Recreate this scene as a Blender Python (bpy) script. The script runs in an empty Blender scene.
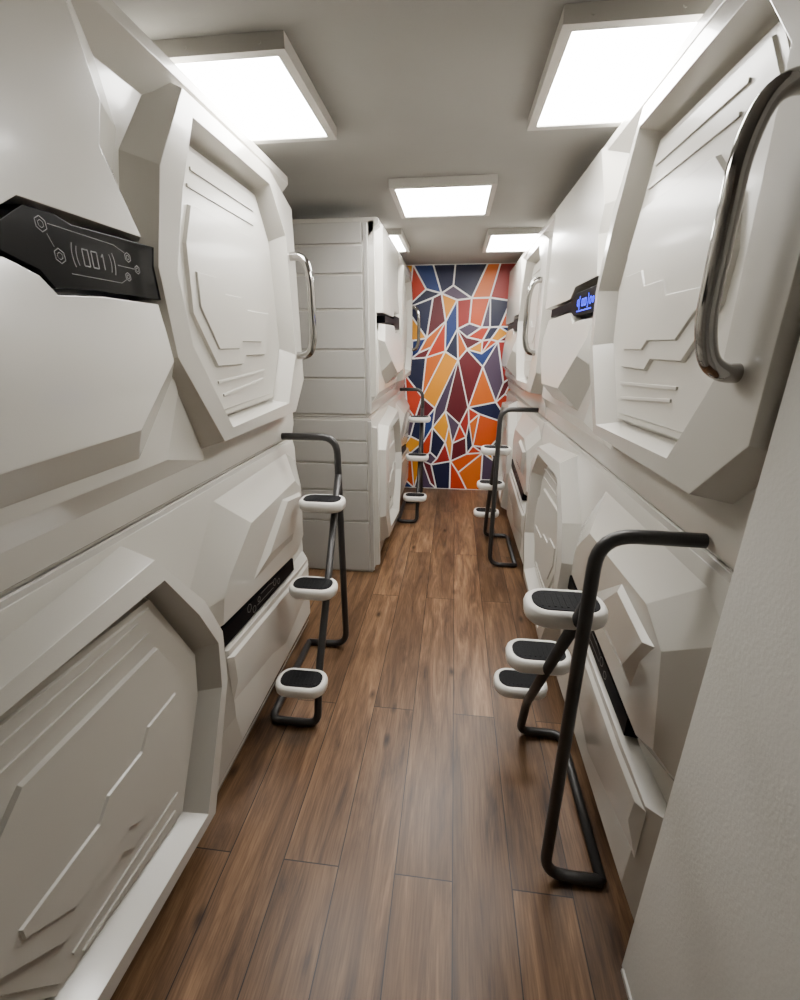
import bpy, bmesh, math, random
from mathutils import Vector, Matrix
from mathutils.geometry import delaunay_2d_cdt
random.seed(41)
scene=bpy.context.scene
COL=bpy.context.collection

# ------------------------------------------------------------ materials
def newmat(name):
    m=bpy.data.materials.new(name); m.use_nodes=True
    nt=m.node_tree; b=nt.nodes["Principled BSDF"]
    return m,nt,b
def simple(name,col,rough=.5,metal=0,bump=0,bscale=200,emit=None,estr=0,coat=0,var=0,spec=.5):
    m,nt,b=newmat(name)
    b.inputs["Base Color"].default_value=(*col,1)
    b.inputs["Roughness"].default_value=rough
    b.inputs["Metallic"].default_value=metal
    b.inputs["Coat Weight"].default_value=coat
    b.inputs["Coat Roughness"].default_value=.10
    b.inputs["Specular IOR Level"].default_value=spec
    tc=nt.nodes.new("ShaderNodeTexCoord")
    if bump or var:
        n=nt.nodes.new("ShaderNodeTexNoise"); n.inputs["Scale"].default_value=bscale; n.inputs["Detail"].default_value=4
        nt.links.new(tc.outputs["Object"],n.inputs["Vector"])
        if bump:
            bp=nt.nodes.new("ShaderNodeBump"); bp.inputs["Strength"].default_value=bump; bp.inputs["Distance"].default_value=.002
            nt.links.new(n.outputs["Fac"],bp.inputs["Height"]); nt.links.new(bp.outputs["Normal"],b.inputs["Normal"])
    if var:
        n2=nt.nodes.new("ShaderNodeTexNoise"); n2.inputs["Scale"].default_value=1.7; n2.inputs["Detail"].default_value=6
        nt.links.new(tc.outputs["Object"],n2.inputs["Vector"])
        r=nt.nodes.new("ShaderNodeValToRGB")
        r.color_ramp.elements[0].position=.3; r.color_ramp.elements[1].position=.75
        r.color_ramp.elements[0].color=(*[c*(1-var) for c in col],1); r.color_ramp.elements[1].color=(*col,1)
        nt.links.new(n2.outputs["Fac"],r.inputs["Fac"]); nt.links.new(r.outputs["Color"],b.inputs["Base Color"])
    if emit:
        b.inputs["Emission Color"].default_value=(*emit,1); b.inputs["Emission Strength"].default_value=estr
    return m
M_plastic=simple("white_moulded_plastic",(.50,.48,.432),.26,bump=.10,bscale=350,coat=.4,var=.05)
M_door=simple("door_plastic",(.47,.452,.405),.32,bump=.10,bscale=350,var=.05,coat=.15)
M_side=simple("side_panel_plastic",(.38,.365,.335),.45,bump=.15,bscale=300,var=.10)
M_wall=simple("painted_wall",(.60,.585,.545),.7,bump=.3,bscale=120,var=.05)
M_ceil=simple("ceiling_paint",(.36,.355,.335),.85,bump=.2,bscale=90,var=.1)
M_black=simple("gloss_black_glass",(.003,.003,.004),.08,spec=.10)
M_black2=simple("satin_black_glass",(.003,.003,.004),.35,spec=.03)
M_tube=simple("dark_grey_powder_coat",(.036,.034,.033),.38,metal=.35,bump=.15,bscale=500)
M_chrome=simple("polished_steel",(.36,.348,.335),.09,metal=1,bump=.02,bscale=20)
M_rim=simple("white_step_plastic",(.64,.62,.58),.3,bump=.05)
M_pad=simple("black_rubber",(.005,.005,.006),.75,bump=.6,bscale=260,spec=.2)
M_frame=simple("lamp_frame_white",(.50,.485,.455),.4,bump=.05)
M_glow=simple("lamp_diffuser",(.9,.9,.88),.6,emit=(1,.98,.945),estr=47.0)
M_print=simple("display_print_paint",(.12,.117,.112),.5,emit=(.9,.88,.82),estr=.03)
M_blue=simple("blue_led",(.005,.01,.5),.4,emit=(.004,.02,1),estr=4.5)

def wood():
    m,nt,b=newmat("wood_plank_floor"); N=nt.nodes; L=nt.links
    tc=N.new("ShaderNodeTexCoord"); sp=N.new("ShaderNodeSeparateXYZ"); cb=N.new("ShaderNodeCombineXYZ")
    L.new(tc.outputs["Object"],sp.inputs[0])
    ax=N.new("ShaderNodeMath"); ax.operation='ADD'; ax.inputs[1].default_value=5.07; L.new(sp.outputs["X"],ax.inputs[0])
    ay=N.new("ShaderNodeMath"); ay.operation='ADD'; ay.inputs[1].default_value=8.55; L.new(sp.outputs["Y"],ay.inputs[0])
    L.new(ay.outputs[0],cb.inputs["X"]); L.new(ax.outputs[0],cb.inputs["Y"])
    k=N.new("ShaderNodeTexBrick"); k.offset=.41; k.offset_frequency=2; k.squash=1
    k.inputs["Scale"].default_value=1; k.inputs["Brick Width"].default_value=1.7; k.inputs["Row Height"].default_value=.19
    k.inputs["Mortar Size"].default_value=.0019; k.inputs["Mortar Smooth"].default_value=.2; k.inputs["Bias"].default_value=0
    k.inputs["Color1"].default_value=(0,0,0,1); k.inputs["Color2"].default_value=(1,1,1,1); k.inputs["Mortar"].default_value=(.5,.5,.5,1)
    L.new(cb.outputs[0],k.inputs["Vector"])
    mp=N.new("ShaderNodeVectorMath"); mp.operation='MULTIPLY'; mp.inputs[1].default_value=(1.3,10,1); L.new(cb.outputs[0],mp.inputs[0])
    off=N.new("ShaderNodeVectorMath"); off.operation='MULTIPLY_ADD'; off.inputs[1].default_value=(17,29,7)
    L.new(k.outputs["Color"],off.inputs[0]); L.new(mp.outputs[0],off.inputs[2])
    g=N.new("ShaderNodeTexNoise"); g.inputs["Scale"].default_value=1.5; g.inputs["Detail"].default_value=12; g.inputs["Roughness"].default_value=.64; g.inputs["Distortion"].default_value=.8
    L.new(off.outputs[0],g.inputs["Vector"])
    fine=N.new("ShaderNodeTexNoise"); fine.inputs["Scale"].default_value=16; fine.inputs["Detail"].default_value=8
    mp2=N.new("ShaderNodeVectorMath"); mp2.operation='MULTIPLY'; mp2.inputs[1].default_value=(.45,11,1); L.new(cb.outputs[0],mp2.inputs[0]); L.new(mp2.outputs[0],fine.inputs["Vector"])
    r=N.new("ShaderNodeValToRGB"); e=r.color_ramp.elements
    e[0].position=.28; e[0].color=(.036,.019,.010,1); e[1].position=.76; e[1].color=(.30,.180,.100,1)
    x=e.new(.43); x.color=(.110,.060,.031,1); x=e.new(.57); x.color=(.175,.100,.053,1)
    L.new(g.outputs["Fac"],r.inputs["Fac"])
    mx=N.new("ShaderNodeMix"); mx.data_type='RGBA'; mx.blend_type='MULTIPLY'; mx.inputs["Factor"].default_value=1
    r2=N.new("ShaderNodeValToRGB"); r2.color_ramp.elements[0].color=(.64,.61,.58,1); r2.color_ramp.elements[1].color=(1.22,1.20,1.17,1)
    L.new(k.outputs["Color"],r2.inputs["Fac"]); L.new(r.outputs["Color"],mx.inputs["A"]); L.new(r2.outputs["Color"],mx.inputs["B"])
    mx3=N.new("ShaderNodeMix"); mx3.data_type='RGBA'; mx3.blend_type='MULTIPLY'; mx3.inputs["Factor"].default_value=.5
    r3=N.new("ShaderNodeValToRGB"); r3.color_ramp.elements[0].position=.40; r3.color_ramp.elements[1].position=.56; r3.color_ramp.elements[0].color=(.48,.43,.40,1); r3.color_ramp.elements[1].color=(1,1,1,1)
    L.new(fine.outputs["Fac"],r3.inputs["Fac"]); L.new(mx.outputs["Result"],mx3.inputs["A"]); L.new(r3.outputs["Color"],mx3.inputs["B"])
    kv=N.new("ShaderNodeVectorMath"); kv.operation='MULTIPLY'; kv.inputs[1].default_value=(2.6,6.2,1); L.new(cb.outputs[0],kv.inputs[0])
    nz=N.new("ShaderNodeTexNoise"); nz.inputs["Scale"].default_value=9; L.new(cb.outputs[0],nz.inputs["Vector"])
    kw=N.new("ShaderNodeVectorMath"); kw.operation='MULTIPLY_ADD'; kw.inputs[1].default_value=(.12,.12,0); L.new(nz.outputs["Color"],kw.inputs[0]); L.new(kv.outputs[0],kw.inputs[2])
    vo=N.new("ShaderNodeTexVoronoi"); vo.inputs["Scale"].default_value=1.0; L.new(kw.outputs[0],vo.inputs["Vector"])
    kr=N.new("ShaderNodeValToRGB"); kr.color_ramp.elements[0].position=.03; kr.color_ramp.elements[0].color=(.12,.09,.07,1); kr.color_ramp.elements[1].position=.13; kr.color_ramp.elements[1].color=(1,1,1,1)
    L.new(vo.outputs["Distance"],kr.inputs["Fac"])
    mk=N.new("ShaderNodeMix"); mk.data_type='RGBA'; mk.blend_type='MULTIPLY'; mk.inputs["Factor"].default_value=.9
    L.new(mx3.outputs["Result"],mk.inputs["A"]); L.new(kr.outputs["Color"],mk.inputs["B"])
    mx2=N.new("ShaderNodeMix"); mx2.data_type='RGBA'; L.new(k.outputs["Fac"],mx2.inputs["Factor"])
    L.new(mk.outputs["Result"],mx2.inputs["A"]); mx2.inputs["B"].default_value=(.010,.006,.004,1)
    L.new(mx2.outputs["Result"],b.inputs["Base Color"])
    b.inputs["Roughness"].default_value=.36
    b.inputs["Specular IOR Level"].default_value=.33
    bp=N.new("ShaderNodeBump"); bp.inputs["Strength"].default_value=.12; bp.inputs["Distance"].default_value=.003
    L.new(g.outputs["Fac"],bp.inputs["Height"]); L.new(bp.outputs["Normal"],b.inputs["Normal"])
    return m
M_wood=wood()

# ------------------------------------------------------------ helpers
def mesh_obj(name,bm,mats,parent=None,bevel=0,seg=2,smooth=False,origin=None):
    bmesh.ops.remove_doubles(bm,verts=bm.verts,dist=1e-5)
    bmesh.ops.recalc_face_normals(bm,faces=bm.faces)
    if origin is not None:
        bmesh.ops.translate(bm,verts=bm.verts,vec=-Vector(origin))
    me=bpy.data.meshes.new(name); bm.to_mesh(me); bm.free()
    for m in (mats if isinstance(mats,(list,tuple)) else [mats]): me.materials.append(m)
    if smooth: me.polygons.foreach_set("use_smooth",[True]*len(me.polygons))
    o=bpy.data.objects.new(name,me); COL.objects.link(o)
    if origin is not None: o.location=origin
    if bevel:
        md=o.modifiers.new("bevel",'BEVEL'); md.width=bevel; md.segments=seg; md.limit_method='ANGLE'; md.angle_limit=math.radians(12); md.harden_normals=True
        me.polygons.foreach_set("use_smooth",[True]*len(me.polygons))
    if parent: 
        o.parent=parent; o.matrix_parent_inverse=Matrix.Translation(-parent.location)
    return o
def empty(name,loc,label,cat,group=None):
    e=bpy.data.objects.new(name,None); e.empty_display_size=.1; e.location=loc; COL.objects.link(e)
    e["label"]=label; e["category"]=cat
    if group: e["group"]=group
    return e
def box(bm,x0,x1,y0,y1,z0,z1):
    v=[bm.verts.new(p) for p in [(x0,y0,z0),(x1,y0,z0),(x1,y1,z0),(x0,y1,z0),(x0,y0,z1),(x1,y0,z1),(x1,y1,z1),(x0,y1,z1)]]
    for f in [(0,1,2,3),(4,5,6,7),(0,1,5,4),(1,2,6,5),(2,3,7,6),(3,0,4,7)]: bm.faces.new([v[i] for i in f])
def structure(name,dims,mat):
    bm=bmesh.new(); box(bm,*dims); o=mesh_obj(name,bm,mat); o["kind"]="structure"; return o
def lerp(a,b,k): return (a[0]+(b[0]-a[0])*k,a[1]+(b[1]-a[1])*k)
def plate(bm,W,base,top,d0,d1):
    if top is None: top=base
    dd=d1 if isinstance(d1,(list,tuple)) else [d1]*len(top)
    vb=[bm.verts.new(W(t,d0,z)) for t,z in base]; vt=[bm.verts.new(W(t,d,z)) for (t,z),d in zip(top,dd)]
    n=len(vb)
    for i in range(n): bm.faces.new([vb[i],vb[(i+1)%n],vt[(i+1)%n],vt[i]])
    bm.faces.new(vt); bm.faces.new(vb[::-1])
def inset(pts,w):
    n=len(pts); A=sum(pts[i][0]*pts[(i+1)%n][1]-pts[(i+1)%n][0]*pts[i][1] for i in range(n)); s=1 if A>0 else -1
    out=[]
    for i in range(n):
        p0=Vector(pts[i-1]);p1=Vector(pts[i]);p2=Vector(pts[(i+1)%n])
        a=(p1-p0).normalized();b=(p2-p1).normalized()
        na=Vector((-a.y,a.x))*s;nb=Vector((-b.y,b.x))*s
        m=(na+nb); 
        if m.length<1e-4: m=na
        m.normalize(); k=w/max(.35,m.dot(na)); out.append(tuple(p1+m*k))
    return out
def rib(bm,W,pts,w,d0,d1):
    L=[];R=[]
    for i,p in enumerate(pts):
        p=Vector(p); a=(p-Vector(pts[i-1])).normalized() if i else None; b=(Vector(pts[i+1])-p).normalized() if i<len(pts)-1 else None
        if a is None:a=b
        if b is None:b=a
        na=Vector((-a.y,a.x));nb=Vector((-b.y,b.x)); m=(na+nb).normalized(); k=w/2/max(.4,m.dot(na))
        L.append(tuple(p+m*k));R.append(tuple(p-m*k))
    for i in range(len(pts)-1):
        q=[L[i],L[i+1],R[i+1],R[i]]; plate(bm,W,q,q,d0,d1)
def roundpath(pts,r,seg=6):
    out=[Vector(pts[0])]
    for i in range(1,len(pts)-1):
        p0,p1,p2=Vector(pts[i-1]),Vector(pts[i]),Vector(pts[i+1])
        a=(p0-p1);b=(p2-p1);rr=min(r,a.length*.49,b.length*.49)
        A=p1+a.normalized()*rr;B=p1+b.normalized()*rr
        for k in range(seg+1):
            t=k/seg; out.append(A*(1-t)**2+p1*2*t*(1-t)+B*t*t)
    out.append(Vector(pts[-1])); return out
def tube(bm,path,r,seg=16,cap=True):
    rings=[];prev=None
    n=len(path)
    for i,p in enumerate(path):
        t=(path[min(i+1,n-1)]-path[max(i-1,0)]).normalized()
        if prev is None: u=t.orthogonal().normalized()
        else: u=(prev-t*prev.dot(t)).normalized()
        prev=u; v=t.cross(u)
        rings.append([bm.verts.new(p+(u*math.cos(2*math.pi*k/seg)+v*math.sin(2*math.pi*k/seg))*r) for k in range(seg)])
    for a,b in zip(rings,rings[1:]):
        for k in range(seg): bm.faces.new([a[k],a[(k+1)%seg],b[(k+1)%seg],b[k]])
    if cap: bm.faces.new(rings[0]);bm.faces.new(rings[-1][::-1])
def cyl(bm,c,axis,r,h,seg=20):
    a=Vector(axis).normalized(); tube(bm,[Vector(c)-a*h/2,Vector(c)+a*h/2],r,seg)

# ------------------------------------------------------------ pods
PODL=2.13
U_OUT=[(.24,2.34),(.86,2.335),(1.05,2.10),(1.12,1.84),(1.10,1.60),(.90,1.322),(.14,1.335),(.006,1.47),(.006,2.24)]
U_IN=[(.30,2.22),(.82,2.22),(.905,2.025),(.99,1.83),(.965,1.66),(.80,1.40),(.31,1.415),(.17,1.64),(.19,2.06)]
U_K=[.3,.3,.3,.3,.3,.3,.15,.08,.08]
L_OUT=[(.25,1.10),(.84,1.165),(1.06,.90),(1.13,.73),(1.12,.53),(.92,.09),(.22,.15),(.06,.42),(.08,.95)]
L_IN=[(.40,1.03),(.865,1.01),(.94,.855),(1.015,.70),(.99,.55),(.81,.235),(.34,.31),(.24,.50),(.27,.88)]
L_K=[.28,.28,.28,.28,.28,.28,.28,.2,.2]
def extrude_profile(bm,W,prof,t0,t1):
    a=[bm.verts.new(W(t0,d,z)) for d,z in prof]; b=[bm.verts.new(W(t1,d,z)) for d,z in prof]; n=len(prof)
    for i in range(n): bm.faces.new([a[i],a[(i+1)%n],b[(i+1)%n],b[i]])
    bm.faces.new(a);bm.faces.new(b[::-1])
def door(W,inner,root,dz,upper):
    bm=bmesh.new(); o=.012
    c=inset(inner,.011)
    plate(bm,W,c,inset(c,.004),.0,.016+o)
    c2=inset(inner,.032); plate(bm,W,c2,inset(c2,.003),.015+o,.022+o)
    z=lambda pts:[(t,a+dz) for t,a in pts]
    # angular raised field
    p=z([(.885,1.93),(.83,2.04),(.42,2.04),(.30,1.94),(.265,1.83),(.275,1.73),(.39,1.61),(.57,1.61),(.60,1.58),(.79,1.58),(.90,1.74)])
    plate(bm,W,p,inset(p,.004),.021+o,.033+o)
    # inner stepped plateau
    p=z([(.855,1.86),(.73,1.86),(.69,1.815),(.57,1.815),(.53,1.775),(.33,1.775),(.33,1.745),(.43,1.66),(.60,1.66),(.63,1.635),(.775,1.635),(.86,1.76)])
    plate(bm,W,p,inset(p,.003),.032+o,.039+o)
    lines=[[(.82,2.09),(.37,2.09)],[(.79,2.14),(.36,2.14)],[(.79,1.53),(.40,1.548)],[(.765,1.485),(.42,1.515)]]
    for q in lines: rib(bm,W,z(q),.009,.021+o,.027+o)
    return mesh_obj("door",bm,M_door,root,bevel=.0008,seg=1)
def hexagon(bm,W,t,z,r,w,d):
    pts=[(t+r*math.cos(math.pi/3*k+.5),z+r*math.sin(math.pi/3*k+.5)) for k in range(7)]
    for a,b in zip(pts,pts[1:]): rib(bm,W,[a,b],w,d,d+.0004)
def arc(bm,W,t,z,r,a0,a1,w,d,n=8):
    pts=[(t+r*math.cos(a0+(a1-a0)*k/n),z+r*math.sin(a0+(a1-a0)*k/n)) for k in range(n+1)]
    rib(bm,W,pts,w,d,d+.0004)
SEG={'0':"abcdef",'1':"xy"}
def digit(bm,W,t,z,h,w,ch,d,s,lw=.0026):
    x0,x1=t,t+s*w; xm=t+s*w*.55
    segs={'a':((x0,z+h),(x1,z+h)),'b':((x1,z+h),(x1,z+h/2)),'c':((x1,z+h/2),(x1,z)),'d':((x1,z),(x0,z)),'e':((x0,z),(x0,z+h/2)),'f':((x0,z+h/2),(x0,z+h)),'x':((xm,z),(xm,z+h)),'y':((xm,z+h),(t+s*w*.2,z+h*.78))}
    for k in SEG[ch]: rib(bm,W,list(segs[k]),lw,d,d+.0004)
def upper_pod(face,dx,Y0,sg,label,number=False,blue=False,slats=False):
    W=lambda t,d,z: Vector((face+dx*d,Y0+sg*t,z))
    root=empty("sleeping_pod",W(PODL/2,-.5,1.187),label,"capsule bed","stacked sleeping pods")
    bm=bmesh.new()
    extrude_profile(bm,W,[(-1.10,1.187),(-.03,1.187),(-.03,1.195),(-.012,1.205),(.0,1.262),(.0,1.318),(0,2.26),(.062,2.325),(.062,2.355),(.05,2.362),(-1.10,2.362)],.005,PODL)
    n=len(U_OUT)
    o1=[lerp(a,b,k) for a,b,k in zip(U_OUT,U_IN,U_K)]; i1=[lerp(a,b,.80) for a,b in zip(U_OUT,U_IN)]
    R=[[bm.verts.new(W(t,d,z)) for t,z in ring] for ring,d in ((U_OUT,-.004),(o1,.076),(i1,.086),(U_IN,-.002))]
    for r0,r1 in zip(R,R[1:]):
        for i in range(n): bm.faces.new([r0[i],r0[(i+1)%n],r1[(i+1)%n],r1[i]])
    plate(bm,W,[(1.04,1.892),(1.08,2.04),(1.04,2.14),(1.10,2.35),(2.11,2.35),(2.12,1.842),(1.505,1.846),(1.44,1.890)],
               [(1.12,1.895),(1.20,2.05),(1.17,2.14),(1.26,2.34),(2.05,2.34),(2.07,1.846),(1.51,1.850),(1.442,1.894)],-.002,[.068,.062,.062,.075,.075,.075,.068,.068])
    plate(bm,W,[(1.02,1.73),(2.12,1.74),(2.12,1.275),(.86,1.275),(1.02,1.50)],
               [(1.06,1.72),(2.08,1.73),(2.08,1.345),(1.13,1.345),(1.03,1.52)],-.004,.040)
    plate(bm,W,[(1.06,1.752),(1.29,1.752),(1.405,1.744),(1.435,1.774),(1.50,1.794),(1.97,1.785),(2.09,1.69),(1.98,1.46),(1.76,1.365),(1.23,1.365),(1.04,1.55),(1.04,1.67)],
               [(1.10,1.748),(1.29,1.748),(1.405,1.740),(1.437,1.770),(1.50,1.790),(1.95,1.781),(2.03,1.67),(1.88,1.55),(1.70,1.455),(1.32,1.465),(1.125,1.61),(1.10,1.68)],.03,[.070,.070,.070,.070,.070,.070,.08,.105,.122,.122,.105,.08])
    if slats: 
        q=[(2.07,1.32),(PODL,1.32),(PODL,2.345),(2.07,2.345)]; plate(bm,W,q,[(2.085,1.33),(PODL,1.33),(PODL,2.345),(2.085,2.345)],-.002,.035)
    body=mesh_obj("body",bm,M_plastic,root,bevel=.0018,seg=2)
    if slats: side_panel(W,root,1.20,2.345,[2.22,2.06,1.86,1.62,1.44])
    door(W,U_IN,root,0,True)
    bm=bmesh.new()
    if number: q=[(1.055,1.886),(1.33,1.878),(1.37,1.888),(1.435,1.886),(1.50,1.842),(1.96,1.838),(1.96,1.79),(1.50,1.798),(1.432,1.778),(1.405,1.749),(1.29,1.757),(1.055,1.757)]
    else: q=[(1.11,1.868),(1.42,1.868),(1.50,1.840),(1.93,1.838),(1.93,1.79),(1.50,1.798),(1.42,1.770),(1.11,1.768)]
    plate(bm,W,q,inset(q,.003),0,.066)
    disp=mesh_obj("display_panel",bm,M_black if number else M_black2,root,bevel=.0015)
    if number or blue:
        bm=bmesh.new(); D=.0662; s=1 if (dx>0)==(sg>0) else -1
        if number:
            c0=1.317; w_=.0023
            for k,ch in enumerate("001"): digit(bm,W,c0+s*k*.024,1.804,.031,.015,ch,D,s,w_)
            ct=c0+s*.031
            for rr in (.048,.059):
                arc(bm,W,ct,1.82,rr,-.38,.38,.0017,D); arc(bm,W,ct,1.82,rr,math.pi-.38,math.pi+.38,.0017,D)
            for (a,b,r) in ((ct+.118,1.860,.013),(ct+.090,1.812,.013),(ct-.106,1.842,.010),(ct-.096,1.800,.009),(ct-.133,1.820,.009)):
                hexagon(bm,W,a,b,r,.0014,D); hexagon(bm,W,a,b,r*.5,.0011,D)
            rib(bm,W,[(ct+.099,1.826),(ct+.109,1.846)],.0011,D,D+.0004)
            rib(bm,W,[(ct-.068,1.820),(ct-.122,1.820)],.0011,D,D+.0004)
            rib(bm,W,[(ct+.070,1.784),(ct-.070,1.784),(ct-.088,1.793)],.0011,D,D+.0004)
            rib(bm,W,[(ct+.103,1.864),(ct-.065,1.860),(ct-.097,1.850)],.0011,D,D+.0004)
        else:
            c0=1.30; ct=c0+s*.027
            for k in range(2): digit(bm,W,c0+s*k*.04,1.807,.024,.024,"0",D,s,.0055)
            arc(bm,W,ct,1.82,.068,-.4,.4,.005,D); arc(bm,W,ct,1.82,.068,math.pi-.4,math.pi+.4,.005,D)
            for (a,b,r) in ((ct+.09,1.822,.013),(ct-.10,1.818,.013),(ct-.135,1.818,.011)): hexagon(bm,W,a,b,r,.0045,D)
            rib(bm,W,[(ct+.10,1.788),(ct-.12,1.788)],.0035,D,D+.0004)
        o=mesh_obj("number_print" if number else "display_glow",bm,M_print if number else M_blue,disp); o.matrix_parent_inverse=Matrix.Identity(4)
        o["label"]="pale printed number 001 with hexagon icons" if number else "glowing blue display segments"
    bm=bmesh.new(); t=.105 if number else .092; ho=.170 if number else .152
    pts=roundpath([W(t,.02,2.02),W(t,ho-.025,2.025),W(t+.005,ho,1.94),W(t+.005,ho,1.68),W(t,ho-.025,1.60),W(t,.02,1.605)],.06,8)
    tube(bm,pts,.0175,20)
    h=mesh_obj("handle",bm,M_chrome,root,smooth=True); h["label"]="curved dark chrome grab handle"
    return root
def side_panel(W,root,z0,z1,grooves):
    bm=bmesh.new(); zs=[z0]+sorted(grooves)+[z1]
    W2=lambda u,d,z: W(SLAT_T+SLAT_S*d,u,z)
    for a,b in zip(zs,zs[1:]):
        q=[(-1.08,a+.005),(-.040,a+.005),(-.040,b-.005),(-1.08,b-.005)]
        plate(bm,W2,q,inset(q,.004),0,.012)
    q=[(-.033,z0+.01),(-.004,z0+.01),(-.004,z1-.01),(-.033,z1-.01)]
    plate(bm,W2,q,inset(q,.003),0,.010)
    for k in range(4):
        zz=z0+.08+(z1-z0-.16)*k/3
        cyl(bm,W2(-.019,.011,zz),(0,1,0),.005,.004,10)
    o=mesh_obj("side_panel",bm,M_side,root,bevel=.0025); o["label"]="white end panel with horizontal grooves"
def lower_pod(face,dx,Y0,sg,label,slats=False):
    W=lambda t,d,z: Vector((face+dx*d,Y0+sg*t,z))
    root=empty("sleeping_pod",W(PODL/2,-.5,0),label,"capsule bed","stacked sleeping pods")
    bm=bmesh.new()
    extrude_profile(bm,W,[(-1.10,0.002),(-.02,0.002),(0,.05),(0,1.135),(-.008,1.174),(-.03,1.178),(-.03,1.183),(-1.10,1.183)],.005,PODL)
    n=len(L_OUT)
    o1=[lerp(a,b,k) for a,b,k in zip(L_OUT,L_IN,L_K)]; i1=[lerp(a,b,.70) for a,b in zip(L_OUT,L_IN)]
    R=[[bm.verts.new(W(t,d,z)) for t,z in ring] for ring,d in ((L_OUT,-.012),(o1,.075),(i1,.084),(L_IN,-.002))]
    for r0,r1 in zip(R,R[1:]):
        for i in range(n): bm.faces.new([r0[i],r0[(i+1)%n],r1[(i+1)%n],r1[i]])
    # V-shaped facet flowing out of the door frame
    plate(bm,W,[(1.04,.80),(1.06,.89),(1.28,1.13),(2.0,1.135),(2.125,1.07),(2.12,.63),(1.96,.60),(1.10,.69)],
               [(1.18,.80),(1.22,.86),(1.40,1.00),(1.90,1.02),(2.00,.95),(2.03,.67),(1.93,.615),(1.16,.70)],-.002,[.050,.058,.074,.074,.066,.046,.043,.043])
    q=[(1.36,.72),(1.70,1.005),(2.01,.95),(1.87,.70)]; plate(bm,W,q,[(1.55,.79),(1.75,.965),(1.94,.93),(1.83,.77)],.042,[.066,.088,.084,.070])
    plate(bm,W,[(1.12,.60),(1.88,.53),(2.125,.53),(2.125,.05),(1.0,.065),(1.04,.25)],
               [(1.16,.59),(1.88,.52),(2.06,.51),(2.04,.17),(1.16,.16),(1.14,.30)],-.002,.048)
    q=[(1.14,.57),(1.86,.50),(2.07,.50),(2.07,.32),(1.66,.23),(1.50,.29),(1.14,.36)]; plate(bm,W,q,[(1.17,.555),(1.86,.487),(2.03,.485),(2.02,.40),(1.67,.32),(1.51,.38),(1.17,.445)],.046,.060)
    if slats:
        q=[(.005,.06),(.06,.06),(.06,1.12),(.005,1.12)]; plate(bm,W,q,[(.005,.07),(.045,.07),(.045,1.11),(.005,1.11)],-.002,.035)
    body=mesh_obj("body",bm,M_plastic,root,bevel=.0018,seg=2)
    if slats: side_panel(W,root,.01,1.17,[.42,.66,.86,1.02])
    door(W,L_IN,root,-1.18,False)
    bm=bmesh.new()
    q=[(1.13,.685),(1.87,.612),(1.87,.54),(1.12,.61)]
    plate(bm,W,q,inset(q,.003),0,.041)
    disp=mesh_obj("display_panel",bm,M_black2,root,bevel=.0015)
    bm=bmesh.new(); D=.0412
    for (a,b,r) in ((1.36,.640,.018),(1.40,.610,.015),(1.62,.612,.017),(1.665,.592,.014),(1.45,.626,.012)):
        hexagon(bm,W,a,b,r,.0026,D)
    rib(bm,W,[(1.43,.61),(1.60,.595)],.0024,D,D+.0004)
    rib(bm,W,[(1.47,.64),(1.56,.632),(1.60,.622)],.0024,D,D+.0004)
    o=mesh_obj("icon_print",bm,M_print,disp); o.matrix_parent_inverse=Matrix.Identity(4)
    return root
NL=2.25; FL=-.83; FR=.59; FL2=-.54
upper_pod(FL,1,NL,-1,"white moulded upper sleeping pod with black 001 display and chrome handle",number=True)
lower_pod(FL,1,.10,1,"white moulded lower sleeping pod with angular framed hatch door")
upper_pod(FR,-1,.80,1,"white moulded upper sleeping pod with blue lit display and chrome handle",blue=True)
lower_pod(FR,-1,2.95,-1,"white moulded lower sleeping pod beside plain wall and dark ladder")
upper_pod(FR,-1,2.95,1,"white moulded upper sleeping pod next to the colourful mural wall")
lower_pod(FR,-1,5.09,-1,"white moulded lower sleeping pod next to the colourful mural wall")
SLAT_T,SLAT_S=PODL,1
upper_pod(FL2,1,5.09,-1,"white upper sleeping pod showing grooved end panel",slats=True)
SLAT_T,SLAT_S=.005,-1
lower_pod(FL2,1,2.96,1,"white lower sleeping pod showing grooved end panel",slats=True)

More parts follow.
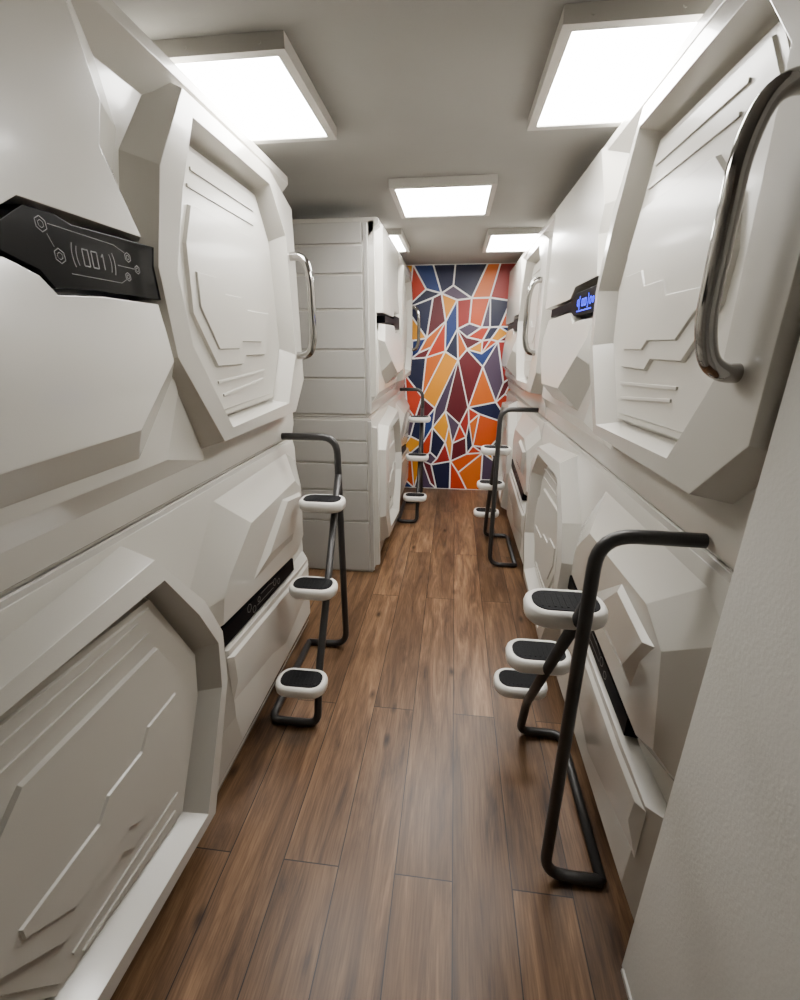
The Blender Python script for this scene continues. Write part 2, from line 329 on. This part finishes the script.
# ------------------------------------------------------------ ladders
def rrect(w,h,r,n=6):
    pts=[]
    for cx,cy,a0 in ((w/2-r,h/2-r,0),(-w/2+r,h/2-r,90),(-w/2+r,-h/2+r,180),(w/2-r,-h/2+r,270)):
        for k in range(n+1):
            a=math.radians(a0+90*k/n); pts.append((cx+r*math.cos(a),cy+r*math.sin(a)))
    return pts
def ladder(face,dx,yh,sd,out,so,dz,label):
    """face = pod face x, hoop at yh, stairs descend along sd*Y, out = stand-off of the hoop from the face"""
    W=lambda a,b,z: Vector((face+dx*a,yh+sd*b,z))
    root=empty("ladder",W(out/2,.25,0),label,"ladder","dark tubular pod ladders")
    r=.0175; zt=1.225; a0=.055
    bm=bmesh.new()
    tube(bm,roundpath([W(.001,0,zt),W(out,0,zt+.003),W(out,0,r+.003),W(a0,0,r+.003)],.085,8),r)
    tube(bm,roundpath([W(out,0.0,1.04),W(out,.50,.25),W(out,.57,r+.003),W(a0,.57,r+.003),W(a0,0,r+.003)],.05,6),r)
    fr=mesh_obj("frame",bm,M_tube,root,smooth=True); fr["label"]="bent dark grey steel tube frame"
    for b,z in ((.08,.955+dz),(.30,.615+dz),(.54,.28+dz)):
        c=W(out+so,b+.035,z)
        bm=bmesh.new()
        rings=[]
        for w,h,zz in ((.15,.075,-.036),(.200,.120,-.033),(.220,.140,-.022),(.224,.144,0),(.218,.138,.012),(.204,.124,.0195),(.186,.106,.019),(.165,.085,.014)):
            rings.append([bm.verts.new(c+Vector((x,y,zz))) for x,y in rrect(w,h,min(w,h)*.42)])
        n=len(rings[0])
        for a2,b2 in zip(rings,rings[1:]):
            for k in range(n): bm.faces.new([a2[k],a2[(k+1)%n],b2[(k+1)%n],b2[k]])
        bm.faces.new(rings[0]);bm.faces.new(rings[-1])
        st=mesh_obj("step",bm,M_rim,root,smooth=True,origin=c)
        bm=bmesh.new()
        a2=[bm.verts.new(c+Vector((x,y,.013))) for x,y in rrect(.186,.106,.044)]; b2=[bm.verts.new(c+Vector((x,y,.0205))) for x,y in rrect(.180,.100,.042)]
        for k in range(n): bm.faces.new([a2[k],a2[(k+1)%n],b2[(k+1)%n],b2[k]])
        bm.faces.new(a2);bm.faces.new(b2)
        for k in range(-4,5):
            box(bm,c.x+k*.017-.003,c.x+k*.017+.003,c.y-.036,c.y+.036,c.z+.0195,c.z+.0218)
        pd=mesh_obj("tread_pad",bm,M_pad,None,origin=c); pd.parent=st; pd.location=(0,0,0); pd["label"]="black ribbed rubber tread"
        bm=bmesh.new(); zr=1.04-(b*1.58) if b<.5 else .25
        tube(bm,[W(out,b,zr-.0),W(out+so*.5,b+.02,z-.03)],.011,12)
        mesh_obj("bracket",bm,M_tube,root,smooth=True)
    return root
ladder(FL,1,2.07,-1,.275,-.055,-.025,"dark grey tubular ladder with three white-rimmed steps on white pod")
ladder(FR,-1,1.00,1,.235,.02,.0,"large dark tubular ladder with three white steps beside plain wall")
ladder(FL2,1,4.55,-1,.235,-.02,0,"dark tubular ladder with white steps beside mural, on protruding pod")
ladder(FR,-1,3.17,1,.255,.0,-.04,"dark tubular ladder with white steps near the mural")

# ------------------------------------------------------------ lamps
CZ=2.44
def lamp(x0,x1,y0,y1,label):
    root=empty("ceiling_light",((x0+x1)/2,(y0+y1)/2,CZ),label,"ceiling light","square led ceiling panels")
    bm=bmesh.new(); w=.03; zb=CZ-.04
    for a in ((x0,x1,y0,y0+w),(x0,x1,y1-w,y1),(x0,x0+w,y0+w,y1-w),(x1-w,x1,y0+w,y1-w)): box(bm,*a,zb,CZ-.001)
    box(bm,x0+w,x1-w,y0+w,y1-w,CZ-.015,CZ-.001)
    for x in (x0+.07,(x0+x1)/2,x1-.07):
        for y,s in ((y0,-1),(y1,1)): cyl(bm,(x,y+s*.001,CZ-.022),(0,1,0),.005,.004,10)
    mesh_obj("lamp_housing",bm,M_frame,root)
    bm=bmesh.new(); box(bm,x0+w,x1-w,y0+w,y1-w,zb+.006,zb+.012)
    mesh_obj("diffuser",bm,M_glow,root)
lamp(-1.05,-.485,1.47,2.03,"square white led ceiling panel in raised frame above pod 001")
lamp(.235,.80,1.46,2.04,"square white led ceiling panel in raised frame above blue-lit pod")
lamp(-.365,.178,2.60,3.18,"square white led ceiling panel in raised frame over aisle")
lamp(-.96,-.415,3.60,4.24,"square white led ceiling panel above grooved pod")
lamp(.205,.77,3.68,4.34,"square white led ceiling panel near the mural")

# ------------------------------------------------------------ room
XL,XR,YB,YF=-1.98,1.74,-1.4,5.13
structure("floor",(XL,XR,YB,YF,-.05,0),M_wood)
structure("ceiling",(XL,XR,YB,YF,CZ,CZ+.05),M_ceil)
structure("wall_far",(XL,XR,YF,YF+.08,0,CZ),M_wall)
structure("wall_back",(XL,XR,YB-.08,YB,0,CZ),M_wall)
structure("wall_left",(XL-.08,XL,YB,YF,0,CZ),M_wall)
structure("wall_right",(XR,XR+.08,YB,YF,0,CZ),M_wall)
structure("wall_near_right",(.535,XR,YB,.802,0,CZ),M_wall)
structure("wall_near_left",(XL,-.80,YB,.09,0,CZ),M_wall)
structure("baseboard_right",(.528,.535,YB,.79,0,.012),M_frame)

# ------------------------------------------------------------ mural
def mural():
    x0,x1,z0,z1=-.66,.66,.0,CZ
    pal=[(.56,.070,.004),(.72,.27,.004),(.30,.010,.006),(.10,.003,.009),(.003,.006,.035),(.005,.028,.15),(.058,.036,.075),(.48,.030,.004),(.072,.046,.085),(.74,.30,.005),(.12,.004,.010),(.004,.008,.045),(.60,.12,.004)]
    mats=[simple("mural_paint",c,.45,bump=.1,bscale=80) for c in pal]
    mw=simple("mural_white_line",(.88,.87,.85),.5,bump=.1,bscale=80)
    rnd=random.Random(29)
    pts=[Vector((x0,z0)),Vector((x1,z0)),Vector((x0,z1)),Vector((x1,z1))]
    for k in range(1,6): pts+= [Vector((x0+(x1-x0)*(k+rnd.uniform(-.4,.4))/6,zz)) for zz in (z0,z1)]
    for k in range(1,9): pts+= [Vector((xx,z0+(z1-z0)*(k+rnd.uniform(-.4,.4))/9)) for xx in (x0,x1)]
    tries=0
    while len(pts)<102 and tries<9000:
        tries+=1; c=Vector((rnd.uniform(x0+.05,x1-.05),rnd.uniform(z0+.05,z1-.05)))
        if all((Vector(((c.x-q.x)*1.25,(c.y-q.y)*.78))).length>.098 for q in pts): pts.append(c)
    v,e,f,_,_,_=delaunay_2d_cdt([Vector((q.x*1.15,q.y*.9)) for q in pts],[],[],0,1e-5)
    v=[Vector((q.x/1.15,q.y/.9)) for q in v]
    faces=[list(q) for q in f]; ed={}
    for k,q in enumerate(faces):
        for a,b in zip(q,q[1:]+q[:1]): ed.setdefault(frozenset((a,b)),[]).append(k)
    used=set(); polys=[]; order=list(ed.items()); rnd.shuffle(order)
    for es,ks in order:
        if len(ks)==2 and not (set(ks)&used) and rnd.random()<.6:
            q=faces[ks[0]]; r=faces[ks[1]]
            oa=[x for x in q if x not in es][0]; ob=[x for x in r if x not in es][0]
            i=q.index(oa); loop=[oa,q[(i+1)%3],ob,q[(i+2)%3]]
            used|=set(ks); polys.append(loop)
    polys+=[faces[k] for k in range(len(faces)) if k not in used]
    bm=bmesh.new(); box(bm,x0,x1,YF-.008,YF-.002,z0+.001,z1-.001)
    for fc in bm.faces: fc.material_index=0
    last={}
    for q in polys:
        P=[tuple(v[i]) for i in q]
        A=sum(P[i][0]*P[(i+1)%len(P)][1]-P[(i+1)%len(P)][0]*P[i][1] for i in range(len(P)))
        if abs(A)/2<.0018: continue
        I=inset(P,.0085)
        vs=[bm.verts.new((a,YF-.0095,min(max(b,.002),CZ-.002))) for a,b in I]
        fc=bm.faces.new(vs)
        bad=set()
        for i in q: bad|=last.get(i,set())
        ch=[k for k in range(len(mats)) if k not in bad] or list(range(len(mats)))
        m=rnd.choice(ch); fc.material_index=m+1
        for i in q: last.setdefault(i,set()).add(m)
    me=bpy.data.meshes.new("wall_mural")
    for fc in bm.faces:
        if fc.material_index>0:
            fc.normal_update()
            if fc.normal.y>0: fc.normal_flip()
    bm.to_mesh(me);bm.free()
    me.materials.append(mw)
    for m in mats: me.materials.append(m)
    o=bpy.data.objects.new("wall_mural",me);COL.objects.link(o)
    o["label"]="geometric shard mural in orange, red, navy with white lines";o["category"]="mural"
mural()

# ------------------------------------------------------------ world + camera
w=bpy.data.worlds.new("world");scene.world=w;w.use_nodes=True
w.node_tree.nodes["Background"].inputs[0].default_value=(.9,.92,1,1);w.node_tree.nodes["Background"].inputs[1].default_value=.05
f=440.0; p=math.atan(155/440); th=math.atan(0.125*math.cos(p))
s,c,sp,cp=math.sin(th),math.cos(th),math.sin(p),math.cos(p)
F=Vector((-s*cp,c*cp,-sp));R=Vector((c,s,0));U=R.cross(F)
cd=bpy.data.cameras.new("camera");co=bpy.data.objects.new("camera",cd);COL.objects.link(co)
M=Matrix((R,U,-F)).transposed().to_4x4(); M.translation=(0,0,1.65); co.matrix_world=M
cd.sensor_fit='HORIZONTAL';cd.sensor_width=36;cd.lens=36*f/800;cd.clip_start=.02
scene.camera=co
